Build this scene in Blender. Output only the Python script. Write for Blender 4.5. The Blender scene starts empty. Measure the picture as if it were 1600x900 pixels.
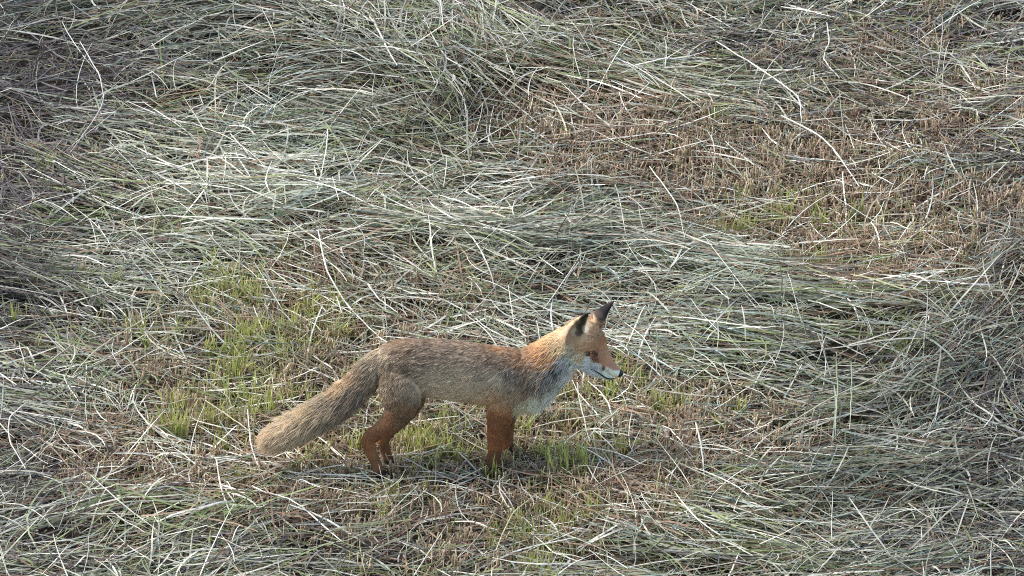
import bpy, bmesh, math, random
import numpy as np
from mathutils import Vector, Matrix
from mathutils.bvhtree import BVHTree

rng = np.random.default_rng(7)
random.seed(7)
S = bpy.context.scene
COL = S.collection

# ------------------------------------------------------------------ camera
PITCH = math.radians(26.0)
DIST = 22.0
FRAME_W = 2.85                      # metres across the frame at the fox
HALF_T = (FRAME_W / 2) / DIST       # tan of half the horizontal field of view
fwd = Vector((0, math.cos(PITCH), -math.sin(PITCH)))
rgt = Vector((1, 0, 0))
up = rgt.cross(fwd)
def ray_dir(px, py):
    return fwd + rgt * ((px - 800) / 800 * HALF_T) + up * ((450 - py) / 800 * HALF_T)
CAM = -(ray_dir(690, 742) * DIST)   # the fox's feet stand about the origin
cam_d = bpy.data.cameras.new('camera')
cam = bpy.data.objects.new('camera', cam_d)
COL.objects.link(cam)
cam.location = CAM
cam.rotation_euler = (math.pi / 2 - PITCH, 0, 0)
cam_d.angle = 2 * math.atan(HALF_T)
cam_d.sensor_width = 36
cam_d.clip_start = 0.1
cam_d.clip_end = 3000
S.camera = cam

# ------------------------------------------------------------------ light
SUN_EL, SUN_AZ = math.radians(52), math.radians(-84)     # azimuth from +Y (away from the camera) towards +X
w = bpy.data.worlds.new('World')
S.world = w
w.use_nodes = True
nt = w.node_tree
for n in list(nt.nodes): nt.nodes.remove(n)
sky = nt.nodes.new('ShaderNodeTexSky'); sky.sky_type = 'NISHITA'; sky.sun_disc = False
sky.sun_elevation = SUN_EL; sky.sun_rotation = SUN_AZ
sky.air_density = 1.3; sky.dust_density = 2.0; sky.ozone_density = 1.0
bg = nt.nodes.new('ShaderNodeBackground'); bg.inputs['Strength'].default_value = 0.15
wo = nt.nodes.new('ShaderNodeOutputWorld')
nt.links.new(sky.outputs[0], bg.inputs[0]); nt.links.new(bg.outputs[0], wo.inputs[0])
sd = bpy.data.lights.new('sun', 'SUN')
sd.energy = 2.3; sd.angle = math.radians(14); sd.color = (1.0, 0.98, 0.95)
sun = bpy.data.objects.new('sun', sd); COL.objects.link(sun)
sdir = Vector((math.sin(SUN_AZ) * math.cos(SUN_EL), math.cos(SUN_AZ) * math.cos(SUN_EL), math.sin(SUN_EL)))
sun.rotation_euler = sdir.to_track_quat('Z', 'Y').to_euler()
sun.location = sdir * 30
S.view_settings.view_transform = 'Standard'
S.view_settings.look = 'None'
S.view_settings.gamma = 1.0
S.view_settings.exposure = 0.88
S.view_settings.use_curve_mapping = False
S.render.engine = 'CYCLES'
S.cycles.max_bounces = 5; S.cycles.diffuse_bounces = 3; S.cycles.glossy_bounces = 2
S.cycles.transmission_bounces = 3; S.cycles.transparent_max_bounces = 4
S.cycles.use_denoising = False
S.cycles.use_adaptive_sampling = False
S.cycles.pixel_filter_type = 'BLACKMAN_HARRIS'
S.cycles.filter_width = 1.0

# ------------------------------------------------------------------ helpers
def lin(c):
    c = np.asarray(c, float) / 255.0
    return np.where(c <= 0.04045, c / 12.92, ((c + 0.055) / 1.055) ** 2.4)

def tag(o, label=None, cat=None, group=None, kind=None):
    if label: o['label'] = label
    if cat: o['category'] = cat
    if group: o['group'] = group
    if kind: o['kind'] = kind
    return o

CAMn = np.array(CAM)
def dirs(px, py):
    px = np.asarray(px, float); py = np.asarray(py, float)
    return (np.array(fwd) + np.multiply.outer((px - 800) / 800 * HALF_T, np.array(rgt))
            + np.multiply.outer((450 - py) / 800 * HALF_T, np.array(up)))
def on_ground(px, py, z=0.0):
    d = dirs(px, py)
    t = (z - CAMn[2]) / d[..., 2]
    return CAMn + d * t[..., None]
def to_px(p):
    v = p - CAMn
    f = v @ np.array(fwd)
    return 800 + (v @ np.array(rgt)) / f * 800 / HALF_T, 450 - (v @ np.array(up)) / f * 800 / HALF_T

class Noise:
    def __init__(s, seed, n=64):
        s.g = np.random.default_rng(seed).random((n, n)); s.n = n
    def __call__(s, x, y, scale):
        x = np.asarray(x) / scale + 1000; y = np.asarray(y) / scale + 1000
        xi = np.floor(x).astype(int); yi = np.floor(y).astype(int)
        fx = x - xi; fy = y - yi
        fx = fx * fx * (3 - 2 * fx); fy = fy * fy * (3 - 2 * fy)
        g, n = s.g, s.n
        a = g[xi % n, yi % n]; b = g[(xi + 1) % n, yi % n]
        c = g[xi % n, (yi + 1) % n]; d = g[(xi + 1) % n, (yi + 1) % n]
        return (a * (1 - fx) + b * fx) * (1 - fy) + (c * (1 - fx) + d * fx) * fy
N1, N2, N3, N4, N5 = [Noise(i) for i in range(11, 16)]

# layout of the field: centres of hay swaths, bare stubble and green patches.  Blobs are (px, py, sx, sy, rotation, weight)
def blobs(px, py, L):
    out = np.zeros_like(px)
    for (cx, cy, sx, sy, rot, wt) in L:
        a = math.radians(rot); dx = px - cx; dy = py - cy
        u = dx * math.cos(a) + dy * math.sin(a); v = -dx * math.sin(a) + dy * math.cos(a)
        out += wt * np.exp(-0.5 * ((u / sx) ** 2 + (v / sy) ** 2))
    return out
STUB = [(1260, 310, 240, 72, 14, 1.3), (1030, 272, 100, 40, 12, .9), (1480, 250, 170, 110, 10, .75), (1500, 425, 140, 46, 8, 1.3), (1460, 330, 160, 50, 5, .5),
        (880, 195, 60, 22, 5, .5), (1500, 120, 150, 40, 5, .3), (470, 400, 50, 30, 0, .8), (520, 510, 90, 50, 0, .9),
        (720, 860, 110, 26, 0, 1.0), (120, 740, 160, 40, 0, .8), (700, 690, 260, 60, 0, 1.2), (1150, 690, 140, 26, 0, .7),
        (400, 600, 140, 90, 0, .85), (870, 790, 160, 40, 0, .9), (500, 690, 150, 50, 0, .8), (940, 60, 60, 22, 0, .6), (800, 15, 90, 16, 0, .7),
        (1000, 690, 90, 45, 0, .7), (780, 470, 60, 20, 0, .5), (700, 780, 250, 35, 0, .5)]
GREEN = [(380, 500, 110, 45, 10, 1.0), (430, 570, 90, 60, 0, .7), (300, 630, 50, 40, 0, .9), (690, 690, 120, 38, 0, 1.0), (900, 700, 110, 45, 0, 1.0),
         (620, 770, 60, 24, 0, .7), (860, 860, 80, 30, 0, .9), (1040, 630, 60, 28, 0, .7), (1400, 390, 140, 30, 5, .5), (1180, 350, 90, 20, 0, .4), (460, 650, 90, 40, 0, .6),
         (560, 440, 60, 26, 0, .4), (340, 430, 70, 20, 0, .7), (500, 730, 110, 30, 0, .8)]
RIDGE = [(640, 110, 330, 40, 8, 1.0), (950, 200, 260, 26, 16, 1.0), (300, 190, 260, 45, 4, .8), (760, 370, 330, 40, 6, .8), (1250, 440, 380, 42, 4, 1.1),
         (1350, 560, 280, 45, -3, .7), (500, 20, 300, 25, 0, .6), (220, 810, 330, 30, -3, .7), (1250, 790, 320, 35, -3, .8), (140, 480, 200, 30, 8, .6), (1380, 660, 260, 30, -4, .5)]
def fields(x, y):
    p = np.stack([x, y, np.zeros_like(x)], -1)
    px, py = to_px(p)
    px = px + (N1(x, y, .22) - .5) * 110; py = py + (N2(x, y, .3) - .5) * 60
    st = blobs(px, py, STUB); gr = blobs(px, py, GREEN); rd = blobs(px, py, RIDGE)
    st = np.clip(st * np.clip(.05 + 1.6 * N5(x, y, .24), .25, 1.15), 0, 1); gr = np.clip(gr, 0, 1)
    hay = np.clip(1.05 - .75 * np.maximum(st, gr * .8), .05, 1)
    return hay, st, gr, np.clip(rd, 0, 1.2)
def pile(x, y, f=None):
    hay, st, gr, rd = f if f is not None else fields(x, y)
    n = N3(x, y, .45) * .6 + N4(x, y, .17) * .4
    return hay * (.006 + .075 * n ** 1.3 + .05 * rd * (.5 + N5(x, y, .35)))
def ground_z(x, y):
    r = np.hypot(x, y)
    k = np.clip((r - .9) / 1.2, 0, 1)
    return (.05 * (N1(x, y, 1.7) - .5) + .02 * (N2(x, y, .5) - .5)) * k

def sample_field(n_per_m2, weight, seed, X=(-2.6, 2.6), Y=(-2.9, 6.0), outside=.22):
    """scattered points, dense where the field is seen, thinner round about"""
    r = np.random.default_rng(seed)
    n = int(n_per_m2 * (X[1] - X[0]) * (Y[1] - Y[0]))
    x = r.uniform(*X, n); y = r.uniform(*Y, n)
    px, py = to_px(np.stack([x, y, np.zeros_like(x)], -1))
    ins = (px > -190) & (px < 1790) & (py > -90) & (py < 1080)
    keep = (ins | (r.random(n) < outside)) & (r.random(n) < weight(x, y))
    return x[keep], y[keep]

def mat(name, build):
    m = bpy.data.materials.new(name); m.use_nodes = True
    n = m.node_tree.nodes; l = m.node_tree.links
    for q in list(n): n.remove(q)
    out = n.new('ShaderNodeOutputMaterial')
    build(n, l, out)
    return m
def plant_mat(name, rough=.55, transl=.3, spec=.3, var=.0):
    def b(n, l, out):
        at = n.new('ShaderNodeAttribute'); at.attribute_name = 'col'
        tx = n.new('ShaderNodeTexNoise'); tx.inputs['Scale'].default_value = 60; tx.inputs['Detail'].default_value = 3
        geo = n.new('ShaderNodeNewGeometry'); l.new(geo.outputs['Position'], tx.inputs['Vector'])
        mr = n.new('ShaderNodeMapRange'); mr.inputs[1].default_value = .3; mr.inputs[2].default_value = .7
        mr.inputs[3].default_value = .72; mr.inputs[4].default_value = 1.2; l.new(tx.outputs[0], mr.inputs[0])
        mx = n.new('ShaderNodeVectorMath'); mx.operation = 'SCALE'
        l.new(at.outputs['Color'], mx.inputs[0]); l.new(mr.outputs[0], mx.inputs['Scale'])
        p = n.new('ShaderNodeBsdfPrincipled'); p.inputs['Roughness'].default_value = rough
        p.inputs['Specular IOR Level'].default_value = spec
        l.new(mx.outputs[0], p.inputs['Base Color'])
        t = n.new('ShaderNodeBsdfTranslucent'); l.new(mx.outputs[0], t.inputs['Color'])
        ms = n.new('ShaderNodeMixShader'); ms.inputs[0].default_value = transl
        l.new(p.outputs[0], ms.inputs[1]); l.new(t.outputs[0], ms.inputs[2]); l.new(ms.outputs[0], out.inputs[0])
    return mat(name, b)
M_hay = plant_mat('dried_hay', .6, .2, .3)
M_stub = plant_mat('cut_straw', .6, .3, .3)
M_grass = plant_mat('green_grass', .5, .4, .4)

def quads_mesh(name, V, F, C, material, smooth=False):
    me = bpy.data.meshes.new(name)
    me.vertices.add(len(V)); me.vertices.foreach_set('co', V.astype(np.float32).ravel())
    me.loops.add(F.size); me.loops.foreach_set('vertex_index', F.astype(np.int32).ravel())
    me.polygons.add(len(F)); me.polygons.foreach_set('loop_start', (np.arange(len(F)) * F.shape[1]).astype(np.int32))
    me.update(calc_edges=True)
    a = me.attributes.new('col', 'FLOAT_COLOR', 'POINT')
    a.data.foreach_set('color', np.concatenate([C, np.ones((len(C), 1))], 1).astype(np.float32).ravel())
    me.materials.append(material)
    if smooth: me.polygons.foreach_set('use_smooth', np.ones(len(F), bool))
    o = bpy.data.objects.new(name, me); COL.objects.link(o)
    return o

def strips(P, W, C, roll, sides=2):
    """P (N,K,3) centre lines, W (N,K) widths, C (N,K,3) colours -> verts, quads, colours; sides 2 = blade, 3 = stem"""
    N, K, _ = P.shape
    T = np.gradient(P, axis=1); T /= np.linalg.norm(T, axis=2, keepdims=True) + 1e-9
    ref = np.zeros_like(T); ref[..., 2] = 1
    vert = np.abs(T[..., 2]) > .9
    ref[vert] = (1, 0, 0)
    A = np.cross(T, ref); A /= np.linalg.norm(A, axis=2, keepdims=True) + 1e-9
    B = np.cross(T, A)
    if np.ndim(roll) == 1: roll = roll[:, None] * np.ones((1, K))
    if sides == 2:
        s = A * np.cos(roll)[..., None] + B * np.sin(roll)[..., None]
        V = np.stack([P - s * W[..., None] / 2, P + s * W[..., None] / 2], 2)
        CC = np.stack([C, C], 2)
    else:
        L = []
        for k in range(sides):
            a = roll + 2 * math.pi * k / sides
            L.append(P + (A * np.cos(a)[..., None] + B * np.sin(a)[..., None]) * W[..., None] / 2)
        V = np.stack(L, 2); CC = np.repeat(C[:, :, None, :], sides, 2)
    idx = np.arange(N * K * sides).reshape(N, K, sides)
    if sides == 2:
        F = np.stack([idx[:, :-1, 0], idx[:, :-1, 1], idx[:, 1:, 1], idx[:, 1:, 0]], -1).reshape(-1, 4)
    else:
        F = np.concatenate([np.stack([idx[:, :-1, k], idx[:, :-1, (k + 1) % sides], idx[:, 1:, (k + 1) % sides], idx[:, 1:, k]], -1).reshape(-1, 4) for k in range(sides)])
    return V.reshape(-1, 3), F, CC.reshape(-1, 3)

class Bag:
    def __init__(s): s.V = []; s.F = []; s.C = []; s.n = 0
    def add(s, V, F, C): s.V.append(V); s.F.append(F + s.n); s.C.append(C); s.n += len(V)
    def obj(s, name, m): return quads_mesh(name, np.concatenate(s.V), np.concatenate(s.F), np.concatenate(s.C), m)

def pick(pal, n, r, jit=.12):
    pal = np.array([lin(c[:3]) for c in pal]); 
    i = r.integers(0, len(pal), n)
    t = r.random((n, 1)); j = r.integers(0, len(pal), n)
    c = pal[i] * (1 - t * .4) + pal[j] * t * .4
    return np.clip(c * (1 + r.normal(0, jit, (n, 1))) , .005, .9)

# ------------------------------------------------------------------ the ground
gx = np.concatenate([-np.geomspace(900, 3.05, 26), np.arange(-3, 3.001, .05), np.geomspace(3.05, 900, 26)])
gy = np.concatenate([-np.geomspace(900, 3.05, 26), np.arange(-3, 6.501, .05), 6.5 + np.geomspace(.1, 900, 26)])
GX, GY = np.meshgrid(gx, gy, indexing='ij')
near = (np.abs(GX) < 12) & (np.abs(GY) < 12)
GZ = np.where(near, ground_z(GX, GY), 0) 
V = np.stack([GX, GY, GZ], -1).reshape(-1, 3)
ii = np.arange(V.shape[0]).reshape(GX.shape)
F = np.stack([ii[:-1, :-1], ii[1:, :-1], ii[1:, 1:], ii[:-1, 1:]], -1).reshape(-1, 4)
def soil(n, l, out):
    geo = n.new('ShaderNodeNewGeometry')
    t1 = n.new('ShaderNodeTexNoise'); t1.inputs['Scale'].default_value = 5; t1.inputs['Detail'].default_value = 8
    t2 = n.new('ShaderNodeTexNoise'); t2.inputs['Scale'].default_value = 140; t2.inputs['Detail'].default_value = 4
    l.new(geo.outputs['Position'], t1.inputs['Vector']); l.new(geo.outputs['Position'], t2.inputs['Vector'])
    r = n.new('ShaderNodeValToRGB')
    r.color_ramp.elements[0].position = .35; r.color_ramp.elements[0].color = (.020, .016, .014, 1)
    r.color_ramp.elements[1].position = .68; r.color_ramp.elements[1].color = (.065, .050, .036, 1)
    l.new(t1.outputs[0], r.inputs[0])
    m = n.new('ShaderNodeMapRange'); m.inputs[1].default_value = .3; m.inputs[2].default_value = .7; m.inputs[3].default_value = .5; m.inputs[4].default_value = 1.5
    l.new(t2.outputs[0], m.inputs[0])
    s = n.new('ShaderNodeVectorMath'); s.operation = 'SCALE'; l.new(r.outputs[0], s.inputs[0]); l.new(m.outputs[0], s.inputs['Scale'])
    p = n.new('ShaderNodeBsdfPrincipled'); p.inputs['Roughness'].default_value = .95; p.inputs['Specular IOR Level'].default_value = .1
    l.new(s.outputs[0], p.inputs['Base Color'])
    b = n.new('ShaderNodeBump'); b.inputs['Strength'].default_value = .8; b.inputs['Distance'].default_value = .01
    l.new(t2.outputs[0], b.inputs['Height']); l.new(b.outputs[0], p.inputs['Normal'])
    l.new(p.outputs[0], out.inputs[0])
g = quads_mesh('ground', V, F, np.full((len(V), 3), .1), mat('field_soil', soil), True)
tag(g, 'dark soil of the mown meadow under the hay', 'ground', kind='structure')

# ------------------------------------------------------------------ hay
HAY_GREY = [(168, 170, 146), (150, 156, 126), (184, 184, 164), (134, 142, 106), (160, 158, 136), (196, 192, 172), (118, 128, 92), (140, 138, 118), (158, 166, 150)]
HAY_GREEN = [(120, 136, 74), (140, 150, 88), (104, 122, 70), (150, 156, 102), (126, 130, 82)]
HAY_COOL = [(142, 158, 148), (120, 140, 124), (160, 172, 162)]
HAY_BROWN = [(140, 112, 86), (118, 92, 70), (158, 132, 104), (100, 78, 62), (150, 120, 90)]
HAY_OLD_VIGNETTE = [(112, 100, 102), (96, 86, 84), (130, 120, 120), (86, 80, 70), (118, 112, 96)]
OLD_VIGNETTE = [(90, 130, 120, 60, 0, 1.0), (50, 280, 70, 60, 0, .7), (20, 500, 90, 60, 0, .6), (60, 760, 90, 50, 0, .7), (600, 850, 120, 25, 0, .4), (1480, 60, 140, 50, 0, .7), (1560, 300, 80, 120, 0, .5), (880, 20, 70, 20, 0, .9), (1180, 85, 70, 30, 0, .8), (1540, 640, 80, 60, 0, .5), (1560, 850, 80, 50, 0, .5), (0, 380, 60, 330, 0, .5), (1600, 780, 50, 200, 0, .4), (300, 890, 400, 22, 0, .4)]  # aged hay patches, plus edge blobs painting lens vignetting into the hay colour
HAY_PALE = [(222, 218, 200), (206, 204, 186), (232, 226, 210), (196, 186, 162)]

def flow(x, y):
    a = (N1(x, y, .9) - .5) * 1.6 + (N4(x, y, .33) - .5) * 1.6
    px, py = to_px(np.stack([x, y, np.zeros_like(x)], -1))
    a = a - .45 * blobs(px, py, [(900, 170, 330, 60, 15, 1.5), (120, 280, 200, 160, 0, .9), (1330, 500, 240, 60, 0, -.6), (200, 830, 300, 60, 0, -.8)])
    return a

def lie_curves(x, y, ang, L, K, r, curl=.6, zfun=None, kink=.15, sink=None):
    """hay lying on the pile: bent in plan, undulating in height"""
    n = len(x)
    t = np.linspace(-.5, .5, K)[None, :] + r.uniform(-.3, .3, (n, 1)) * (1 / K)
    c = r.normal(0, curl * .6, (n, 1)); c2 = r.normal(0, curl * .35, (n, 1))
    a = ang[:, None] + c * t * 2 + c2 * (t * t * 4 - .3)
    kk = (r.random((n, 1)) < kink) * r.normal(0, .7, (n, 1)); kp = r.uniform(-.3, .3, (n, 1))
    a = a + kk * (t > kp)
    ds = L[:, None] / (K - 1)
    dx = np.cos(a) * ds; dy = np.sin(a) * ds
    X = np.cumsum(dx, 1); Y = np.cumsum(dy, 1)
    X = X - X.mean(1, keepdims=True) + x[:, None]; Y = Y - Y.mean(1, keepdims=True) + y[:, None]
    return X, Y, t

hay = Bag()
def add_hay(x, y, L, W, pal_mix, r, K=6, spread=.5, lev=None, curl=.5, lift=.012, sides=2, tilt=.09, zoff=0):
    n = len(x)
    ang = flow(x, y) + r.normal(0, spread, n) + (r.random(n) < .5) * math.pi
    X, Y, t = lie_curves(x, y, ang, L, K, r, curl)
    u = r.random(n) ** .7 if lev is None else lev
    f = fields(X.ravel(), Y.ravel()); H = pile(X.ravel(), Y.ravel(), f).reshape(X.shape)
    Hc = H.mean(1, keepdims=True) * .75 + H * .25
    Z = ground_z(X, Y) + .004 + zoff + Hc * u[:, None] + r.normal(0, tilt, (n, 1)) * t * L[:, None] + np.abs(r.normal(0, lift * .45, (n, 1))) * (1 - 3.2 * t * t)
    Z = Z + .0018 * np.sin(t * 9 + r.uniform(0, 6, (n, 1)))
    Z = np.maximum(Z, ground_z(X, Y) + .003)
    P = np.stack([X, Y, Z], -1)
    prof = 1 - .55 * np.clip(np.abs(t) * 2, 0, 1) ** 2
    Wd = W[:, None] * prof
    # colours: grey-green hay, browner in the bare patches and to the lower left, greener in streaks
    cn = N2(x, y, .5); cg = N5(x, y, .28)
    c = pick(HAY_GREY, n, r)
    pr = r.random(n)
    m = pr < .10 + .45 * np.clip(cg - .45, 0, 1) * 2; c[m] = pick(HAY_GREEN, m.sum(), r)
    m = r.random(n) < .25 * np.clip(cn - .45, 0, 1) * 2; c[m] = pick(HAY_COOL, m.sum(), r)
    st = fields(x, y)[1]
    m = r.random(n) < .16 + .55 * st + (.25 * (1 - u)); c[m] = pick(HAY_BROWN, m.sum(), r)
    bx, by = to_px(np.stack([x, y, np.zeros_like(x)], -1)); od = blobs(bx, by, OLD_VIGNETTE)
    m = r.random(n) < .75 * od; c[m] = pick(HAY_OLD_VIGNETTE, m.sum(), r)
    m = r.random(n) < .85 * pal_mix * (1 - .6 * od); c[m] = pick(HAY_PALE, m.sum(), r)
    tint = .62 + .62 * N3(x, y, .6) + .16 * (N1(x, y, .16) - .5)
    c = (c * .82 + c.mean(1, keepdims=True) * .18) * tint[:, None] * np.array([1.0, 1.0, .98])
    CC = np.repeat(c[:, None, :], K, 1) * (1 + r.normal(0, .06, (n, K, 1)))
    roll = r.uniform(-.9, .9, (n, 1)) + r.normal(0, .5, (n, 1)) * t * 2
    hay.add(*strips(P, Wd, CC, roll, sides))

r = np.random.default_rng(21)
wt_hay = lambda x, y: fields(x, y)[0] * (.28 + .72 * np.clip(N5(x, y, .15) * 2.8 - .75, 0, 1))
# loose litter: short dark fragments near the soil
x, y = sample_field(1100, lambda x, y: np.full_like(x, 1.0), 1)
add_hay(x, y, r.uniform(.03, .12, len(x)), r.uniform(.002, .0045, len(x)), .03, r, K=4, spread=1.4, lev=r.random(len(x)) * .4, curl=.9)
# body of the swaths
x, y = sample_field(2000, wt_hay, 2)
add_hay(x, y, r.uniform(.12, .40, len(x)), r.uniform(.0026, .0060, len(x)), .07, r, K=6, spread=.75, curl=.35)
# bundles lying parallel, several blades sharing a direction
x0, y0 = sample_field(42, lambda x, y: wt_hay(x, y) * (.35 + .65 * np.clip(fields(x, y)[3], 0, 1)), 3)
m = r.integers(8, 34, len(x0)); rep = np.repeat(np.arange(len(x0)), m)
a0 = flow(x0, y0) + r.normal(0, .35, len(x0)); off = r.normal(0, .032, rep.size); al = r.normal(0, .05, rep.size)
x = x0[rep] - np.sin(a0[rep]) * off + np.cos(a0[rep]) * al; y = y0[rep] + np.cos(a0[rep]) * off + np.sin(a0[rep]) * al
add_hay(x, y, r.uniform(.18, .50, len(x)), r.uniform(.0024, .0058, len(x)), .10, r, K=7, spread=.17, lev=.75 + .35 * r.random(len(x)), curl=.22, lift=.008, tilt=.04)
# top layer, paler
x, y = sample_field(420, lambda x, y: .25 + .75 * wt_hay(x, y), 4)
add_hay(x, y, r.uniform(.08, .36, len(x)), r.uniform(.0026, .0058, len(x)), .35, r, K=7, spread=.85, lev=.8 + .5 * r.random(len(x)), curl=.4, lift=.018, tilt=.22)
# bleached stalks criss-crossing on top
x, y = sample_field(110, lambda x, y: .3 + .7 * wt_hay(x, y), 5)
add_hay(x, y, r.uniform(.10, .40, len(x)), r.uniform(.0022, .0046, len(x)), .8, r, K=8, spread=1.2, lev=1 + .4 * r.random(len(x)), curl=.45, lift=.022, sides=3, tilt=.32)
x, y = sample_field(850, lambda x, y: np.clip(np.maximum(fields(x, y)[1], fields(x, y)[2]), .05, 1), 12)
add_hay(x, y, r.uniform(.05, .32, len(x)), r.uniform(.002, .0045, len(x)), .28, r, K=6, spread=.8, lev=np.ones(len(x)), curl=.5, lift=.012, tilt=.2, zoff=.02)
# thin wider surroundings
rr = np.random.default_rng(5)
n = 26000; x = rr.uniform(-9, 9, n); y = rr.uniform(-8, 13, n)
k = (np.abs(x) > 2.5) | (y < -2.8) | (y > 5.9); x = x[k]; y = y[k]
add_hay(x, y, r.uniform(.2, .5, len(x)), r.uniform(.004, .008, len(x)), .15, r, K=4, spread=.7)
o = hay.obj('hay', M_hay)
tag(o, 'mown grey-green hay strewn in swaths over the meadow', 'hay', kind='stuff')

# ------------------------------------------------------------------ stubble and living grass
def upright(bag, x, y, h, W, pals, r, lean=.25, K=4, sides=2, curl=.35, taper=True, tipcol=None, basecol=None):
    n = len(x)
    az = r.uniform(0, 2 * math.pi, n); ln = np.abs(r.normal(0, lean, n))
    t = np.linspace(0, 1, K)[None, :]
    bend = r.normal(0, curl, (n, 1))
    a = ln[:, None] + bend * t
    d = h[:, None] / (K - 1)
    hor = np.cumsum(np.sin(a) * d, 1) - np.sin(a[:, :1]) * d; ver = np.cumsum(np.cos(a) * d, 1) - np.cos(a[:, :1]) * d
    P = np.stack([x[:, None] + np.cos(az)[:, None] * hor, y[:, None] + np.sin(az)[:, None] * hor, ground_z(x, y)[:, None] - .003 + ver], -1)
    prof = (1 - .85 * t ** 2.5) if taper else (1 - .15 * t)
    c = pals
    CC = np.repeat(c[:, None, :], K, 1)
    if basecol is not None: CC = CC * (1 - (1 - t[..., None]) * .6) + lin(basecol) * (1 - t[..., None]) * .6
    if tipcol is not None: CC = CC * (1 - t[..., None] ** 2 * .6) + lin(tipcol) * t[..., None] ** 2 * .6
    bag.add(*strips(P, W[:, None] * prof, CC, r.uniform(0, 3.14, n), sides))

STUB_P = [(206, 172, 136), (188, 152, 122), (220, 194, 158), (172, 132, 108), (212, 184, 138), (230, 214, 188), (154, 122, 104), (202, 194, 144), (196, 166, 150)]
GREEN_P = [(172, 186, 88), (190, 200, 106), (150, 166, 80), (206, 206, 126), (176, 178, 104), (216, 206, 150)]
stub = Bag()
x, y = sample_field(2900, lambda x, y: np.clip(fields(x, y)[1] * (.35 + 1.0 * N4(x, y, .09)), .07, 1), 6)
c = pick(STUB_P, len(x), r)
gm = r.random(len(x)) < .24 + .5 * fields(x, y)[2]; c[gm] = pick(GREEN_P, gm.sum(), r)
red = np.clip(N2(x, y, .25) * 1.6 - .6, 0, 1)[:, None]; c = c * (1 - red * .25) + c * np.array([1.25, .8, .62]) * red * .25
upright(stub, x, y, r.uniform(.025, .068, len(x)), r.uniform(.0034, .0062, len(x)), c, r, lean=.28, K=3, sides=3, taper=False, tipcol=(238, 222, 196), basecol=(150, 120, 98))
x0, y0 = sample_field(110, lambda x, y: np.clip(fields(x, y)[1], .03, 1), 8)       # tussocks of stubble
m = r.integers(6, 20, len(x0)); rep = np.repeat(np.arange(len(x0)), m)
x = x0[rep] + r.normal(0, .012, rep.size); y = y0[rep] + r.normal(0, .014, rep.size)
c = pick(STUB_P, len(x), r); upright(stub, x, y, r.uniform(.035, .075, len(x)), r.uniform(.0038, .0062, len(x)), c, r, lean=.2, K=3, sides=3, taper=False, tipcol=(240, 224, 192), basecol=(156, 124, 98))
o = stub.obj('stubble', M_stub)
tag(o, 'short tan cut stubble standing between the hay swaths', 'stubble', kind='stuff')

grass = Bag()
x, y = sample_field(1900, lambda x, y: np.clip(fields(x, y)[2] * (.25 + 1.1 * N3(x, y, .1)), .02, 1), 9)
c = pick(GREEN_P, len(x), r); sm_ = r.random(len(x)) < .3; c[sm_] = pick(STUB_P, sm_.sum(), r)
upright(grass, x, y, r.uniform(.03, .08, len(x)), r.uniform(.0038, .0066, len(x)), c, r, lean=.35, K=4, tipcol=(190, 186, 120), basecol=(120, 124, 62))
x0, y0 = sample_field(95, lambda x, y: np.clip(fields(x, y)[2], .02, 1), 10)
m = r.integers(8, 26, len(x0)); rep = np.repeat(np.arange(len(x0)), m)
x = x0[rep] + r.normal(0, .012, rep.size); y = y0[rep] + r.normal(0, .012, rep.size)
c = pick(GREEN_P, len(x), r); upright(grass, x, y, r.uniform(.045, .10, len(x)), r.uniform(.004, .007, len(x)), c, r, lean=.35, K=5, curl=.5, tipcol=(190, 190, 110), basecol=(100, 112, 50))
o = grass.obj('grass', M_grass)
tag(o, 'short green grass regrowing in patches of the mown meadow', 'grass', kind='stuff')

# ------------------------------------------------------------------ grass tufts that stand out
GP = np.array
def tuft(px, py, n, h, spread, label, yellow=0.0):
    p = on_ground(np.array([float(px)]), np.array([float(py)]))[0]
    b = Bag(); x = p[0] + np.clip(r.normal(0, spread, n), -1.5 * spread, 1.5 * spread); y = p[1] + np.clip(r.normal(0, spread * 1.1, n), -1.6 * spread, 1.6 * spread)
    c = pick(GREEN_P, n, r); c = c * (1 - yellow) + pick(STUB_P, n, r) * yellow
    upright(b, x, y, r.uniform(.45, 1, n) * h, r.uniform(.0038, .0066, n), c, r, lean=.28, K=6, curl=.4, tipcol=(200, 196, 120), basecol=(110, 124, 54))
    o = b.obj('grass_tuft', M_grass)
    tag(o, label, 'grass tuft', 'green tufts standing in the mown field')
tuft(272, 690, 46, .15, .020, 'tall narrow yellow-green grass tuft well left of the fox tail tip')
tuft(320, 672, 60, .085, .032, 'low spreading green grass tuft between the tall tuft and the tail tip')
tuft(398, 535, 120, .10, .030, 'broad yellow-green grass tuft above the middle of the fox tail')
tuft(325, 470, 90, .075, .028, 'small yellowish grass tuft highest up on the left side of the field', .2)
tuft(655, 712, 170, .09, .030, 'bright green grass tuft under the belly of the fox')
tuft(885, 742, 170, .10, .034, 'bright green grass tuft right of the fox front feet')
tuft(1035, 650, 80, .075, .020, 'yellow-green grass tuft below and right of the fox muzzle', .15)
tuft(835, 898, 100, .085, .028, 'green grass tuft at the bottom edge below the fox front feet')
tuft(612, 790, 60, .075, .022, 'green grass tuft just below the fox hind feet')

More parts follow.
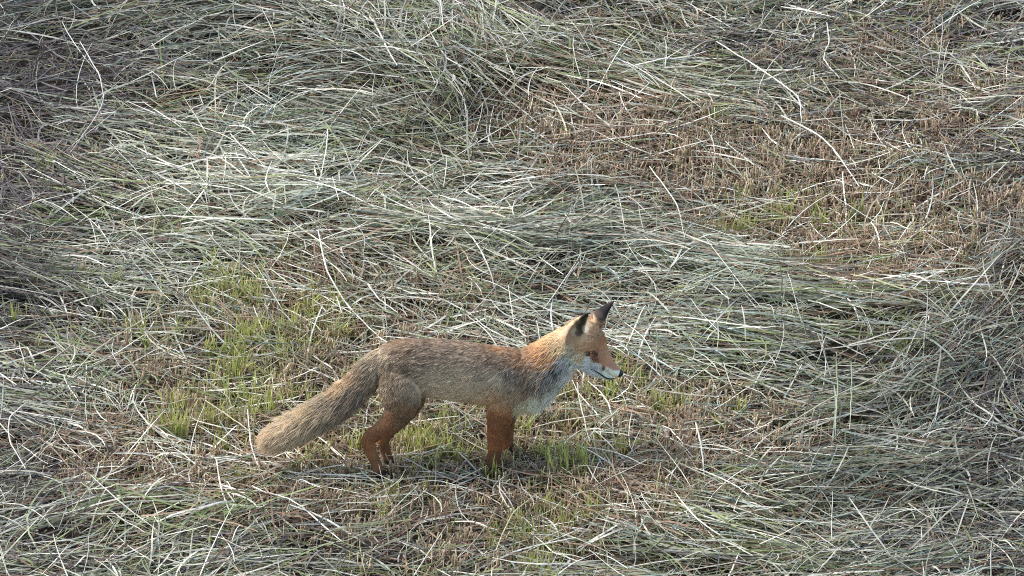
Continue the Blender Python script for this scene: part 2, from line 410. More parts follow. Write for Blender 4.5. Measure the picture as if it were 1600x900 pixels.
# ------------------------------------------------------------------ stalks that stand out
def stalk(pts, wmm, colr, label, zs=None):
    pts = np.array(pts, float); n = len(pts)
    zs = np.array(zs if zs is not None else [.05] * n, float)
    Q = on_ground(pts[:, 0], pts[:, 1], 0)
    d = dirs(pts[:, 0], pts[:, 1]); gz = ground_z(Q[:, 0], Q[:, 1]) + np.minimum(pile(Q[:, 0], Q[:, 1]), .09)
    Q = CAMn + d * ((zs + gz - CAMn[2]) / d[:, 2])[:, None]
    K = 5 * (n - 1) + 1; tt = np.linspace(0, n - 1, K)
    P = np.stack([np.interp(tt, np.arange(n), Q[:, k]) for k in range(3)], 1)
    for _ in range(2): P[1:-1] = P[1:-1] * .5 + (P[:-2] + P[2:]) * .25
    P[1:-1] += r.normal(0, .0008, (K - 2, 3))
    W = np.full(K, wmm / 1000.) * np.interp(np.linspace(0, 1, K), [0, .1, .7, 1], [.8, 1, .95, .5])
    for k in range(4, K - 2, 6): W[k] *= 1.25                       # nodes of the stem
    C = np.repeat(lin(colr)[None], K, 0) * (1 + r.normal(0, .06, (K, 1)))
    b = Bag(); b.add(*strips(P[None], W[None], C[None], np.array([.3]), 6))
    o = b.obj('hay_stalk', M_hay)
    for pl in o.data.polygons: pl.use_smooth = True
    tag(o, label, 'hay stalk', 'pale stalks lying loose on the hay')
PALE, STRAW, GRN = (226, 220, 204), (206, 196, 160), (160, 172, 108)
stalk([(497, 360), (510, 425), (545, 480), (597, 532)], 5.0, PALE, 'thick whitish stalk slanting down to the rump of the fox', [.03, .03, .03, .02])
stalk([(575, 445), (592, 468), (622, 488)], 3.6, PALE, 'short pale stalk just above the fox back near its rump')
stalk([(1087, 660), (1095, 690), (1102, 752)], 5.0, PALE, 'pale stalk standing nearly upright right of the fox front feet', [.12, .09, .0])
stalk([(350, 805), (450, 730), (507, 697)], 4.0, GRN, 'straight green stalk slanting up from the lower left to below the fox tail', [.03, .04, .05])
stalk([(1120, 65), (1200, 115), (1250, 152), (1252, 192)], 4.6, PALE, 'long pale stalk with a hooked lower end high in the upper right hay')
stalk([(1220, 180), (1280, 210), (1306, 236), (1343, 292)], 5.6, PALE, 'thickest white stalk bending down across the brown stubble')
stalk([(512, 202), (507, 250), (492, 310)], 4.2, PALE, 'pale stalk running down steeply in the hay high above the fox rump', [.12, .08, .02])
stalk([(387, 640), (392, 700), (412, 748)], 4.0, PALE, 'kinked pale stalk standing in front of the fox tail tip', [.09, .05, .01])
stalk([(320, 625), (365, 655), (410, 690)], 3.6, STRAW, 'straw stalk slanting down to the tip of the fox tail', [.05, .05, .03])
stalk([(125, 65), (160, 125), (162, 165), (110, 238)], 3.8, (200, 192, 186), 'bowed greyish stalk on the dark hay in the upper left', [.06, .09, .08, .03])
stalk([(40, 630), (15, 650), (12, 685), (40, 732)], 4.0, PALE, 'pale stalk bent like a hook at the left edge of the field')
stalk([(112, 800), (140, 760), (195, 725), (220, 690), (240, 650)], 4.0, STRAW, 'long crooked straw stalk in the lower left hay')
stalk([(115, 585), (150, 545), (215, 505), (262, 472)], 3.8, STRAW, 'straw stalk slanting up to the right in the hay left of the green patches')
stalk([(902, 597), (907, 635), (922, 690)], 3.8, PALE, 'thin pale stalk dropping below the chin of the fox', [.10, .06, .01])
stalk([(1307, 550), (1309, 610), (1305, 682)], 4.4, (176, 182, 140), 'grey-green stalk standing upright in the hay on the right, left one of two', [.14, .08, .0])
stalk([(1330, 565), (1331, 620), (1327, 672)], 4.0, (186, 186, 156), 'pale upright stalk in the hay on the right, right one of two', [.12, .06, .0])
stalk([(1015, 260), (1060, 320), (1070, 372)], 4.0, PALE, 'pale stalk running down through the brown stubble above the fox head')
stalk([(1292, 35), (1296, 65), (1285, 92), (1312, 122)], 3.8, PALE, 'zigzag pale stalk near the top right of the field')
stalk([(1215, 672), (1300, 620), (1400, 575), (1420, 560)], 4.2, (196, 192, 160), 'long straight pale stalk slanting up behind the two upright stalks')
stalk([(775, 860), (800, 800), (842, 770)], 3.6, STRAW, 'straw stalk below the fox front feet')

# ------------------------------------------------------------------ the fox
YAW = math.radians(10)
ax = np.array([math.cos(YAW), math.sin(YAW), 0]); lat = np.array([math.sin(YAW), -math.cos(YAW), 0]); upz = np.array([0, 0, 1.])
PX = FRAME_W / 1600.                                   # metres in a photo pixel at the fox
def fp(px, py, off=0.0):
    """point of the fox's upright long plane (shifted by off towards the camera side) under a given sight line"""
    d = dirs(float(px), float(py))
    o = lat * off
    t = ((o - CAMn) @ lat) / (d @ lat)
    return CAMn + d * t
def plane_px(p):
    """side-view coordinates of surface points, in the units the coat chart is drawn in"""
    a = p @ lat
    m = p - np.outer(np.minimum(a, 0) * 2, lat)          # the far side mirrors the near one
    x0, y0 = to_px(p); x1, y1 = to_px(m)
    e = (a < 0) & (x0 > 926) & (y0 < 506) & (p[:, 2] > .33)             # except the far ear, which shows its back
    return np.where(e, x0, x1), np.where(e, y0, y1)

def catmull(A, m):
    A = np.asarray(A, float); n = len(A)
    Pp = np.vstack([2 * A[0] - A[1], A, 2 * A[-1] - A[-2]])
    out = []
    for i in range(n - 1):
        p0, p1, p2, p3 = Pp[i:i + 4]
        for t in np.linspace(0, 1, m, endpoint=False):
            out.append(.5 * ((2 * p1) + (-p0 + p2) * t + (2 * p0 - 5 * p1 + 4 * p2 - p3) * t * t + (-p0 + 3 * p1 - 3 * p2 + p3) * t ** 3))
    out.append(A[-1]); return np.array(out)

def loft(bm, secs, off=0.0, m=5, ns=24, power=2.0):
    """secs: (px, py, r in the plane, r across, [own off]) ; rings stand square to the path"""
    rows = [(*fp(s[0], s[1], s[4] if len(s) > 4 else off), s[2] * PX, s[3] * PX) for s in secs]
    R = catmull(rows, m)
    C = R[:, :3]; T = np.gradient(C, axis=0); T /= np.linalg.norm(T, axis=1, keepdims=True)
    rings = []
    for c, t, a, b in zip(C, T, np.maximum(R[:, 3], .002), np.maximum(R[:, 4], .002)):
        side = lat - t * (lat @ t); side /= np.linalg.norm(side)
        u = np.cross(side, t)
        ring = []
        for k in range(ns):
            th = 2 * math.pi * k / ns
            cs, sn = math.cos(th), math.sin(th)
            cs = math.copysign(abs(cs) ** (2 / power), cs); sn = math.copysign(abs(sn) ** (2 / power), sn)
            ring.append(bm.verts.new(c + u * a * cs + side * b * sn))
        rings.append(ring)
    for i in range(len(rings) - 1):
        for k in range(ns):
            bm.faces.new((rings[i][k], rings[i][(k + 1) % ns], rings[i + 1][(k + 1) % ns], rings[i + 1][k]))
    bm.faces.new(rings[0][::-1]); bm.faces.new(rings[-1])

def ear(bm, pts, off0, off1, opening, thick=.0045):
    """a cupped ear: crescent rings from base to tip. pts: (px, py, radius px)"""
    rows = catmull([(*fp(p[0], p[1], off0 + (off1 - off0) * i / (len(pts) - 1)), p[2] * PX) for i, p in enumerate(pts)], 5)
    C = rows[:, :3]; T = np.gradient(C, axis=0); T /= np.linalg.norm(T, axis=1, keepdims=True)
    rings = []
    for i, (c, t, rd) in enumerate(zip(C, T, rows[:, 3])):
        rd = max(rd, .0035)
        o = opening - t * (opening @ t); o /= np.linalg.norm(o); s = np.cross(t, o)
        ring = []; A = np.linspace(-2.0, 2.0, 13)
        for a in A: ring.append(bm.verts.new(c - o * rd * .75 * math.cos(a) + s * rd * math.sin(a)))
        th = min(thick, rd * .6)
        for a in A[::-1]: ring.append(bm.verts.new(c - o * (rd * .75 - th) * math.cos(a) + s * (rd - th) * math.sin(a)))
        rings.append(ring)
    n = len(rings[0])
    for i in range(len(rings) - 1):
        for k in range(n):
            bm.faces.new((rings[i][k], rings[i][(k + 1) % n], rings[i + 1][(k + 1) % n], rings[i + 1][k]))
    bm.faces.new(rings[0][::-1]); bm.faces.new(rings[-1])

bm = bmesh.new()
# trunk and neck
loft(bm, [(588, 574, 20, 16), (598, 573, 33, 24), (622, 571, 42, 34), (660, 573, 45, 38), (700, 577, 46, 40), (740, 582, 47, 41),
          (775, 588, 48, 40), (805, 590, 48, 37), (832, 583, 45, 33), (856, 566, 38, 30), (877, 549, 33, 28), (893, 537, 31, 27), (905, 530, 26, 24)])
loft(bm, [(800, 612, 30, 30), (826, 612, 27, 26), (848, 602, 20, 20), (862, 592, 14, 16)])      # breast
# head
loft(bm, [(889, 511, 15, 15), (897, 517, 23, 24), (907, 526, 29, 31), (918, 537, 29.5, 32), (928, 548, 24.5, 25), (937, 557, 18, 17.5), (945, 566, 13.5, 12),
          (953, 573.5, 10.5, 9.5), (961, 580, 8.5, 8), (967, 584, 5.5, 6)], m=6)
loft(bm, [(908, 560, 11, 20), (920, 573, 7.5, 13), (935, 582, 5.5, 9), (947, 588.5, 4.5, 7), (957, 591.5, 3, 5)])   # lower jaw
loft(bm, [(898, 552, 10, 12, .035), (908, 556, 12, 12, .037), (918, 562, 8, 9, .027)])             # cheek ruffs
loft(bm, [(904, 543, 10, 12, -.035), (914, 547, 12, 12, -.037), (924, 553, 8, 9, -.027)])
# brow ridges
loft(bm, [(914, 536, 6, 7, .030), (923, 543, 6, 7, .028), (931, 550, 4, 5, .020)])
# tail
loft(bm, [(622, 560, 26, 16), (600, 568, 27, 17), (582, 580, 25, 17), (563, 600, 22.5, 18), (542, 619, 20.5, 19), (518, 636, 19.5, 19), (492, 651, 19, 18), (466, 665, 18.5, 17), (444, 676, 16.5, 15.5),
          (428, 683, 13, 12.5), (418, 687, 7.5, 7)])
# near fore leg
NF = .036
loft(bm, [(815, 585, 28, 15, .026), (800, 612, 27, 16, .034), (785, 634, 22, 15, NF), (781, 652, 19, 13.5, NF), (778, 668, 16, 12, NF), (775, 686, 13, 11, NF), (773, 704, 11, 10.5, NF), (772, 720, 10, 10.5, NF), (773, 732, 9, 12, NF), (781, 738, 7.5, 12.5, NF), (791, 741, 5, 10, NF)])
# far fore leg
FF = -.034
loft(bm, [(822, 585, 26, 14, -.024), (808, 612, 24, 15, -.03), (797, 634, 15, 13, FF), (794, 652, 11.5, 12, FF), (793, 670, 10, 11, FF), (793, 686, 9, 10, FF), (792, 700, 8.5, 9.5, FF), (792, 714, 8.5, 9.5, FF), (796, 724, 8, 11, FF), (804, 729, 6.5, 12, FF), (813, 731, 4.5, 9, FF)])
# near hind leg
NH = .040
loft(bm, [(628, 572, 30, 16, .026), (627, 598, 33, 20, .038), (627, 622, 31, 19, .044), (623, 641, 24, 16, .044), (611, 658, 18, 13, .042), (595, 671, 13, 11, NH), (581, 681, 11.5, 9.5, NH), (576, 690, 11, 9.5, NH), (579, 704, 9.3, 9, NH), (585, 718, 8.4, 9, NH), (590, 730, 8.5, 10, NH), (595, 741, 8.5, 12, NH), (605, 747, 7, 12, NH), (616, 749, 5, 10, NH)])
# far hind leg
FH = -.036
loft(bm, [(640, 575, 28, 15, -.024), (641, 602, 29, 18, -.034), (636, 628, 24, 17, -.038), (626, 650, 16, 13, -.038), (612, 667, 11, 11, FH), (602, 680, 10.5, 9, FH), (599, 690, 9.5, 8.5, FH), (602, 703, 8.6, 8.5, FH), (606, 717, 8.2, 9, FH), (609, 728, 8.2, 10, FH), (616, 735, 7, 12, FH), (627, 738, 5, 10, FH)])
for (tx, ty, toff) in ((792, 742, NF), (814, 732, FF), (616, 750, NH), (627, 739, FH)):
    for k in range(4):
        q = (k - 1.5) * .0115; sh = 0 if k in (1, 2) else -3
        loft(bm, [(tx - 9 + sh, ty - 2, 4.5, 3.4, toff + q), (tx - 2 + sh, ty - 1, 5.2, 3.6, toff + q), (tx + 3 + sh, ty + 1, 3.4, 2.8, toff + q)], m=3, ns=12)
ear(bm, [(893, 536, 15), (895, 525, 17), (901, 512, 15), (909, 501, 9.5), (919, 490, 1.8)], .050, .060, lat * 1.0 + ax * .35)
ear(bm, [(928, 508, 14), (935, 497, 12.5), (943, 487, 9), (951.5, 478, 5), (960, 470.5, 1.3)], -.030, -.036, ax * .75 - lat * .45)
me = bpy.data.meshes.new('body'); bm.normal_update(); bm.to_mesh(me); bm.free()
tmp = bpy.data.objects.new('tmp', me); COL.objects.link(tmp)
md = tmp.modifiers.new('r', 'REMESH'); md.mode = 'VOXEL'; md.voxel_size = .0024; md.use_smooth_shade = True
sm = tmp.modifiers.new('s', 'SMOOTH'); sm.factor = .5; sm.iterations = 5
dg = bpy.context.evaluated_depsgraph_get()
body_me = bpy.data.meshes.new_from_object(tmp.evaluated_get(dg)); body_me.name = 'body'
bpy.data.objects.remove(tmp)

# coat colours and painted rim light along the back, in the fox's own plane: px, py, sRGB, spread
CP = [(620,526,176,122,84,6),(660,522,170,118,86,5),(700,523,168,116,84,5),(740,527,172,118,80,5),(640,535,140,106,88,8),(680,534,138,106,92,8),(720,537,138,106,90,8),(755,543,140,104,84,8),(780,540,186,120,72,10),
 (620,555,128,98,80,13),(660,552,122,96,84,13),(700,555,126,102,92,13),(740,560,134,108,96,13),(780,563,120,92,80,13),
 (660,590,126,104,90,11),(700,585,146,126,112,13),(740,590,144,124,114,12),(770,598,166,150,142,9),
 (690,605,168,148,120,11),(720,612,164,142,114,12),(748,622,176,134,98,9),(762,616,188,124,78,9),(700,624,176,152,120,8),
 (592,560,160,138,120,9),(600,588,130,104,88,12),(625,595,106,74,54,14),(642,618,100,70,50,12),(612,630,124,90,68,10),(632,645,136,88,58,10),
 (588,628,178,142,112,6),(604,662,160,86,48,8),(590,672,165,86,46,7),(574,686,168,86,42,8),(580,705,166,88,50,8),(590,724,140,78,52,7),(606,746,44,34,34,8),(620,745,40,32,32,7),(606,722,130,70,46,6),
 (800,556,140,98,72,11),(796,588,112,98,100,9),(815,570,146,98,66,10),(822,600,116,92,82,10),(842,556,184,126,76,10),(838,598,128,106,98,9),
 (802,622,140,108,86,9),(784,636,166,112,72,8),(780,656,168,88,46,9),(775,688,165,82,40,10),(794,680,146,78,44,7),(776,716,120,64,38,7),(784,738,60,40,32,8),(806,730,60,40,32,7),
 (850,602,110,104,110,7),(846,614,118,114,122,6),(862,594,112,106,114,6),(875,588,150,150,162,6),(884,600,246,242,236,6),(836,634,236,226,214,8),(857,622,244,238,230,7),(818,642,214,200,182,7),(868,608,190,188,192,5),
 (850,533,214,160,100,9),(870,512,216,168,114,9),(868,543,192,154,112,8),(885,553,188,166,142,7),(888,568,186,186,192,7),(900,574,222,220,218,6),(878,572,132,132,150,6),
 (890,500,210,164,114,8),(923,502,192,150,112,5),(935,516,176,128,98,6),(914,540,208,154,110,6),(904,545,202,150,106,6),(904,558,206,176,144,5),(917,569,246,240,232,4.5),(929,575,252,250,248,4),(903,562,206,172,138,4.5),(906,574,240,236,230,3.5),
 (930,560,150,86,64,3.6),(940,555,190,124,94,5),(950,560,204,128,94,5),(958,571,190,116,94,4),(943,576,110,76,66,1.4),(951,583,250,248,246,4),(959,586,246,244,242,3.5),(924,543,196,134,90,4.5),(947,536,192,122,80,5),
 (941,591,214,208,202,3.5),(952,595,206,200,196,3.5),(919,551,60,40,34,2.0),(931,554,70,44,36,2.4),
 (580,578,142,122,110,9),(566,596,130,106,90,10),(545,598,164,126,94,7),(548,620,118,98,92,10),(528,632,124,104,96,10),(520,610,174,136,104,8),(498,640,142,122,106,11),(500,662,134,116,102,10),
 (470,655,168,142,110,10),(440,678,172,146,114,10),(412,692,172,134,102,8),(470,682,142,122,102,8),
 (884,522,190,124,88,5),(890,532,196,140,100,4),(893,517,214,190,166,1.8),(896,524,206,176,150,1.8),(891,513,150,104,80,3.5),(896,516,214,184,156,2.6),(899,503,90,64,54,3),(906,510,30,22,26,4),(914,513,214,190,166,2.4),(912,500,40,32,34,3.5),(913,512,196,164,140,2.4),(894,530,184,122,88,4.5),(918,493,26,22,24,3.5),
 (945,484,30,24,28,5),(955,475,34,26,28,5),(937,493,60,44,44,4),(902,520,70,46,44,2.5)]
CP = np.array(CP, float); CPc = lin(CP[:, 2:5]) ** .8
def coat(u, v):
    out = np.zeros((len(u), 3))
    for s in range(0, len(u), 20000):
        uu = u[s:s + 20000, None]; vv = v[s:s + 20000, None]
        d2 = (uu - CP[:, 0]) ** 2 + (vv - CP[:, 1]) ** 2
        wgt = (np.exp(-d2 / (2 * (CP[:, 5] * .75) ** 2)) + 1e-4 / (1 + d2 / 100) ** 2) 
        out[s:s + 20000] = wgt @ CPc / wgt.sum(1, keepdims=True)
    return out
def tone(c, um, vm):
    c = c * .88 + c.mean(1, keepdims=True) * .12
    legs = np.clip((vm - 640) / 14, 0, 1)[:, None] * (um > 556)[:, None]; c = c * (1 - legs * (1 - np.array([.62, .72, .76])))
    trunk_ = np.clip((880 - um) / 40, 0, 1)[:, None]
    c = c * (1 + trunk_ * (np.array([1.10, 1.03, .92]) - 1))
    hd = .10 + (1 - trunk_) * .02; c = c * (1 - hd) + c.mean(1, keepdims=True) * hd
    nk = np.clip(blobs(um, vm, [(866, 528, 24, 17, 0, .5), (712, 613, 62, 14, 0, .75), (592, 562, 12, 14, 0, .4), (436, 682, 44, 30, -30, .8), (690, 596, 80, 22, 0, .2), (690, 600, 60, 14, 0, .25), (590, 632, 7, 14, 0, .5)]), 0, .8)[:, None]
    c = c * np.array([1.16, 1.22, 1.06])
    return c * (1 - nk) + nk * lin((236, 214, 182)) * .95
# how the hair lies, in the same plane: px, py, dx, dy, spread, length mm, lift
FLW = [(965,578,-.74,-.6,8,3,.15),(945,556,-.72,-.68,9,6,.25),(925,545,-.8,-.5,9,9,.35),(935,515,-.55,-.8,8,10,.4),(920,572,-.95,0,9,11,.45),(905,556,-.9,.3,9,14,.4),(898,530,-.4,-.6,6,6,.3),(908,508,.5,-.85,7,4,.2),(918,494,.5,-.85,6,3,.2),(945,485,.7,-.7,9,4,.2),
 (888,503,-.9,.1,10,12,.4),(865,537,-.85,.5,14,22,.4),(882,522,-.8,.4,8,7,.25),(885,575,-.6,.75,12,28,.42),(855,610,-.5,.85,14,32,.45),(845,545,-.95,.3,14,22,.3),(820,570,-.8,.6,16,18,.25),(800,600,-.5,.85,16,16,.22),(820,640,-.6,.7,10,22,.4),
 (780,545,-1,.15,20,18,.22),(740,560,-1,.12,25,18,.22),(700,560,-1,.1,25,18,.22),(660,560,-1,.12,25,18,.22),(620,545,-.95,.3,18,18,.22),(740,610,-.95,.3,20,18,.28),(700,615,-.95,.3,18,20,.3),(770,625,-.8,.5,14,16,.25),
 (600,560,-.75,.65,12,20,.25),(620,600,-.45,.9,18,16,.22),(635,630,-.5,.85,16,15,.22),(600,650,-.6,.7,12,10,.2),(590,672,-.7,.65,9,11,.24),(576,690,.1,1,9,9,.2),(585,715,.3,1,10,7,.2),(605,742,.8,.5,10,4,.15),(604,700,.2,1,8,7,.2),(588,625,-.4,.9,7,16,.35),
 (785,640,-.2,1,10,10,.2),(778,670,-.05,1,14,10,.24),(773,705,0,1,12,8,.2),(785,736,.8,.5,10,4,.15),(800,680,0,1,8,8,.2),
 (575,585,-.72,.7,12,26,.36),(545,615,-.8,.6,16,36,.42),(510,638,-.84,.54,18,42,.44),(470,662,-.85,.52,18,42,.44),(430,684,-.85,.5,14,40,.42),(412,694,-.85,.5,10,34,.42)]
FLW = np.array(FLW, float)
def lie(u, v):
    out = np.zeros((len(u), 4))
    for s in range(0, len(u), 20000):
        uu = u[s:s + 20000, None]; vv = v[s:s + 20000, None]
        d2 = (uu - FLW[:, 0]) ** 2 + (vv - FLW[:, 1]) ** 2
        wgt = np.exp(-d2 / (2 * FLW[:, 4] ** 2)) + 1e-4 / (1 + d2 / 100) ** 2
        out[s:s + 20000] = wgt @ FLW[:, [2, 3, 5, 6]] / wgt.sum(1, keepdims=True)
    return out

nv = len(body_me.vertices)
VC = np.empty(nv * 3, np.float32); body_me.vertices.foreach_get('co', VC); VC = VC.reshape(-1, 3).astype(float)
u, v = plane_px(VC)
skin_c = tone(coat(u, v), u, v) * .8
a = body_me.attributes.new('col', 'FLOAT_COLOR', 'POINT')
a.data.foreach_set('color', np.concatenate([skin_c, np.ones((nv, 1))], 1).astype(np.float32).ravel())
def skin(n, l, out):
    at = n.new('ShaderNodeAttribute'); at.attribute_name = 'col'
    p = n.new('ShaderNodeBsdfPrincipled'); p.inputs['Roughness'].default_value = .9; p.inputs['Specular IOR Level'].default_value = .1
    l.new(at.outputs['Color'], p.inputs['Base Color']); l.new(p.outputs[0], out.inputs[0])
body_me.materials.clear(); body_me.materials.append(mat('fox_skin', skin))
fox = bpy.data.objects.new('fox', None); COL.objects.link(fox)
tag(fox, 'red fox with grizzled brown back standing in the mown hay looking right', 'fox')
body = bpy.data.objects.new('body', body_me); COL.objects.link(body); body.parent = fox
body_me.polygons.foreach_set('use_smooth', np.ones(len(body_me.polygons), bool))

# fur
body_me.calc_loop_triangles()
nt_ = len(body_me.loop_triangles); tri = np.empty(nt_ * 3, np.int32); body_me.loop_triangles.foreach_get('vertices', tri); tri = tri.reshape(-1, 3)
A_, B_, C_ = VC[tri[:, 0]], VC[tri[:, 1]], VC[tri[:, 2]]
cr = np.cross(B_ - A_, C_ - A_); area = np.linalg.norm(cr, axis=1) / 2
nrm_f = cr / (2 * area[:, None] + 1e-12)
VN = np.zeros_like(VC)
for k in range(3): np.add.at(VN, tri[:, k], cr)
VN /= np.linalg.norm(VN, axis=1, keepdims=True) + 1e-12
NH_ = 330000
r = np.random.default_rng(3)
cen = (A_ + B_ + C_) / 3; cu, cv = plane_px(cen)
eye_near_px = (924.5, 550.5)
wd = area * np.where((cu - 927) ** 2 / 50 + (cv - 552) ** 2 / 18 < 1, 0.0, 1.0) * np.where(cu > 880, 3.6, 1.0) * np.where((cv > 645) & (cu > 556), 2.4, 1.0) * np.where((cen @ lat) > -.01, 1.0, .45)
ti = r.choice(nt_, NH_, p=wd / wd.sum())
b1 = r.random(NH_); b2 = r.random(NH_); fl = b1 + b2 > 1; b1[fl] = 1 - b1[fl]; b2[fl] = 1 - b2[fl]; b0 = 1 - b1 - b2
T3 = tri[ti]
root = VC[T3[:, 0]] * b0[:, None] + VC[T3[:, 1]] * b1[:, None] + VC[T3[:, 2]] * b2[:, None]
nr = VN[T3[:, 0]] * b0[:, None] + VN[T3[:, 1]] * b1[:, None] + VN[T3[:, 2]] * b2[:, None]
nr /= np.linalg.norm(nr, axis=1, keepdims=True)
u, v = plane_px(root)
L4 = lie(u, v)
inear = np.exp(-.5 * (((u - 898) / 16) ** 2 + ((v - 516) / 16) ** 2)) * (root @ lat > .0); L4[:, 2] = L4[:, 2] * (1 - .75 * np.clip(inear * 1.3, 0, 1))
fdir = L4[:, :1] * ax - L4[:, 1:2] * upz
# wisps: hairs lean together in small locks
q = np.floor(np.stack([root @ ax / .013 + .35 * np.sin(root[:, 2] * 900), root @ lat / .012, root[:, 2] / .0042], 1)).astype(int); key = (q[:, 0] * 73856093) ^ (q[:, 1] * 19349663) ^ (q[:, 2] * 83492791)
hr = np.random.default_rng(9).normal(0, 1, (4096, 4))[key % 4096]
fdir = fdir + hr[:, :3] * .20 + r.normal(0, .12, (NH_, 3))
fdir -= nr * np.sum(fdir * nr, 1, keepdims=True); fdir /= np.linalg.norm(fdir, axis=1, keepdims=True) + 1e-9
ln = L4[:, 2] / 1000 * r.uniform(.5, 1.25, NH_) * np.where(r.random(NH_) < .04, 1.35, 1); lf = np.clip(L4[:, 3] * (1 + hr[:, 3] * .2) * r.uniform(.6, 1.4, NH_), .05, .8)
K = 4; t = np.linspace(0, 1, K)[None, :, None]
up_ = nr * lf[:, None]
P = root[:, None, :] - nr[:, None, :] * .0012 + (fdir[:, None, :] * t * (1 - .1 * t) + up_[:, None, :] * t * (1.25 - .6 * t)) * ln[:, None, None]
P[:, :, 2] -= (t[..., 0] ** 2) * ln[:, None] * .12
um, vm = plane_px(P[:, 2])
c = coat(um + hr[:, 0] * 1.0 + r.normal(0, .6, NH_), vm + hr[:, 1] * 1.0 + r.normal(0, .6, NH_))
c = tone(c, um, vm)
# grizzling: pale and dark guard hairs over the saddle, flank, thigh and tail
griz = blobs(u, v, [(690, 570, 90, 32, 0, 1.0), (620, 600, 36, 45, 0, .7), (800, 590, 30, 30, 0, .7), (500, 645, 90, 30, -35, .6), (860, 590, 25, 30, 0, .6)])
g_ = r.random(NH_); lock = hr[:, 2]
gl = (g_ < .24 * griz * (1 + lock * .9)); c[gl] = c[gl] * .45 + lin((206, 188, 166)) * .55
gd = (g_ > 1 - .30 * griz * (1 - lock * .9)); c[gd] = c[gd] * .5
c = np.clip(c * (1 + .10 * hr[:, 3:4] + r.normal(0, .10, (NH_, 1))), .004, .9)
ch = blobs(um, vm, [(862, 596, 20, 20, 0, 1.0), (880, 575, 10, 8, 0, .7)]); wv = hr[:, 1] > .75; m_ = wv & (r.random(NH_) < ch); c[m_] = c[m_] * .35
m_ = (hr[:, 1] < -.35) & (r.random(NH_) < ch); c[m_] = c[m_] * .4 + lin((226, 218, 208)) * .6
rootc = np.clip(c * .85, .003, .9)

def furm(n, l, out):
    at = n.new('ShaderNodeAttribute'); at.attribute_name = 'col'
    p = n.new('ShaderNodeBsdfPrincipled'); p.inputs['Roughness'].default_value = .5; p.inputs['Specular IOR Level'].default_value = .35
    l.new(at.outputs['Color'], p.inputs['Base Color'])
    tl = n.new('ShaderNodeBsdfTranslucent'); l.new(at.outputs['Color'], tl.inputs['Color'])
    ms = n.new('ShaderNodeMixShader'); ms.inputs[0].default_value = .3
    l.new(p.outputs[0], ms.inputs[1]); l.new(tl.outputs[0], ms.inputs[2]); l.new(ms.outputs[0], out.inputs[0])
M_fur = mat('fox_fur', furm)
def hair_obj(name, P, rad, C, m, parent):
    n, K, _ = P.shape
    cd = bpy.data.hair_curves.new(name); cd.add_curves([K] * n)
    cd.attributes['position'].data.foreach_set('vector', P.astype(np.float32).ravel())
    ra = cd.attributes.get('radius') or cd.attributes.new('radius', 'FLOAT', 'POINT')
    ra.data.foreach_set('value', rad.astype(np.float32).ravel())
    ca = cd.attributes.new('col', 'FLOAT_COLOR', 'POINT')
    CC = np.repeat(C[:, None, :], K, 1); CC = np.concatenate([CC, np.ones((n, K, 1))], 2)
    ca.data.foreach_set('color', CC.astype(np.float32).ravel())
    cd.materials.append(m)
    o = bpy.data.objects.new(name, cd); COL.objects.link(o); o.parent = parent
    return o
prof = np.array([1, .95, .7, .15])
rad = (.00052 * np.clip(ln / .012, .55, 1.15))[:, None] * prof[None] * r.uniform(.75, 1.2, (NH_, 1))
eye_near_px = (924.5, 550.5)
istail = ((u < 590) & (v < 640 - (590 - u) * -.0) & (v < 652)) & ((u - 556) * .7 + (v - 560) < 75) | (u < 557)
hair_obj('fur', P[~istail], rad[~istail], c[~istail], M_fur, fox)
hair_obj('tail_fur', P[istail], rad[istail], c[istail], M_fur, fox)

# eyes, nose, whiskers
bvh = BVHTree.FromPolygons([Vector(p) for p in VC], [tuple(t_) for t_ in tri])
def hit(px, py):
    d = Vector(dirs(float(px), float(py))); h = bvh.ray_cast(Vector(CAMn), d.normalized(), 100)
    return np.array(h[0]) if h[0] is not None else None
def ball(name, c, rads, m, parent, rot=None, seg=24):
    b = bmesh.new(); bmesh.ops.create_uvsphere(b, u_segments=seg, v_segments=16, radius=1)
    M = Matrix([list(ax * rads[0]) , list(lat * rads[1]), list(upz * rads[2])]).transposed()
    for vtx in b.verts: vtx.co = M @ vtx.co + Vector(c)
    me = bpy.data.meshes.new(name); b.to_mesh(me); b.free(); me.materials.append(m)
    me.polygons.foreach_set('use_smooth', np.ones(len(me.polygons), bool))
    o = bpy.data.objects.new(name, me); COL.objects.link(o); o.parent = parent; return o
def simple(name, col, rough, spec=.5):
    def b(n, l, out):
        p = n.new('ShaderNodeBsdfPrincipled'); p.inputs['Base Color'].default_value = (*col, 1); p.inputs['Roughness'].default_value = rough
        p.inputs['Specular IOR Level'].default_value = spec
        tx = n.new('ShaderNodeTexNoise'); tx.inputs['Scale'].default_value = 400
        bp = n.new('ShaderNodeBump'); bp.inputs['Strength'].default_value = .15; bp.inputs['Distance'].default_value = .001
        l.new(tx.outputs[0], bp.inputs['Height']); l.new(bp.outputs[0], p.inputs['Normal']); l.new(p.outputs[0], out.inputs[0])
    return mat(name, b)
M_nose = simple('nose_leather', (.012, .011, .012), .35)
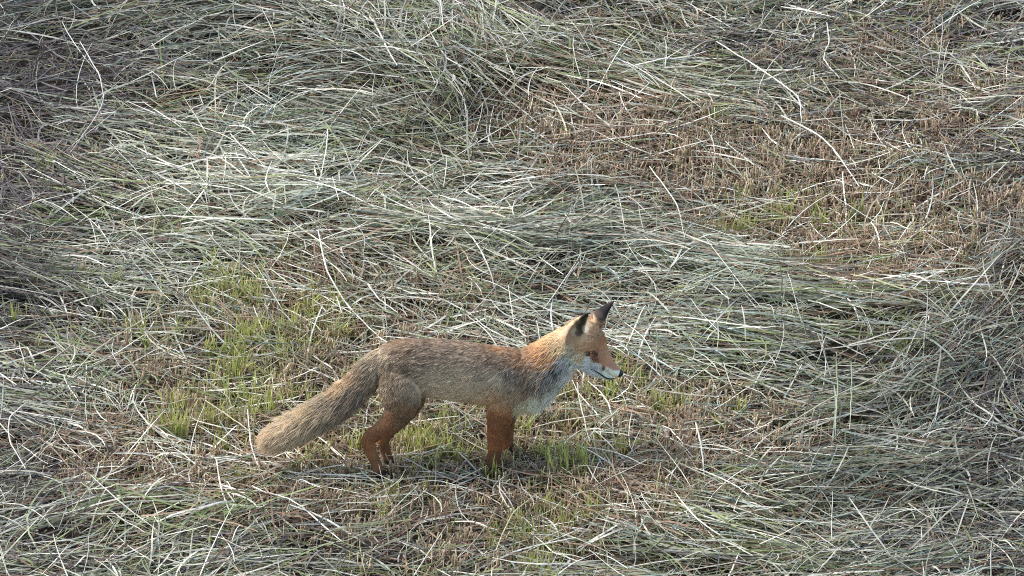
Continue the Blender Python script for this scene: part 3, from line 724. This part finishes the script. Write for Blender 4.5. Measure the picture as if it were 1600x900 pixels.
M_iris = simple('amber_iris', (.30, .14, .025), .08)
M_pup = simple('pupil', (.004, .004, .004), .08)
M_lid = simple('dark_lid', (.02, .012, .009), .6)
h = hit(*eye_near_px)
hl = float(h @ lat)
for sgn in (1, -1):
    base = h - lat * hl + lat * sgn * hl
    ball('eyelid', base - lat * sgn * .0030, (.0110, .006, .0066), M_lid, fox)
    e = ball('eye', base - lat * sgn * .001, (.0064, .0064, .0042), M_iris, fox)
    ball('pupil', base + lat * sgn * .0040 + ax * .001, (.0018, .0022, .0034), M_pup, e)
nc = fp(967, 583.5)
ball('nose', nc + ax * .001 + upz * .001, (.0118, .0120, .0108), M_nose, fox)
# lips: dark line of the closed mouth on both sides
for sgn in (1, -1):
    pts = []
    for (a_, b_) in [(962, 590), (955, 592), (947, 590.5), (940, 586), (934, 582), (927, 578.5), (920, 575)]:
        h_ = hit(a_, b_ - .3)
        if h_ is None: h_ = fp(a_, b_, .012)
        o_ = float(h_ @ lat); q_ = h_ + lat * .0022
        pts.append(q_ if sgn > 0 else q_ - 2 * lat * float(q_ @ lat))
    P_ = catmull(pts, 4)[None]; W_ = np.full((1, P_.shape[1]), .0040) * np.interp(np.linspace(0, 1, P_.shape[1]), [0, .2, .8, 1], [.6, 1, 1, .4])
    V_, F_, C2 = strips(P_, W_, np.full(P_.shape, .012), np.array([0.]), 8)
    o = quads_mesh('lip', V_, F_, C2, M_lid, True); o.parent = fox
wh = []
for k in range(14):
    sgn = 1 if k % 2 else -1
    b0_ = fp(948 + r.uniform(-4, 5), 578 + r.uniform(-4, 5), sgn * .014)
    dv = ax * r.uniform(-.3, .6) + lat * sgn * r.uniform(.6, 1) + upz * r.uniform(-.6, .1); dv /= np.linalg.norm(dv)
    L_ = r.uniform(.03, .06)
    wh.append([b0_ + dv * L_ * s - upz * .01 * s * s for s in np.linspace(0, 1, 4)])
wh = np.array(wh)
hair_obj('whiskers', wh, np.full(wh.shape[:2], .00018) * prof[None], np.full((len(wh), 3), .03), M_fur, fox)
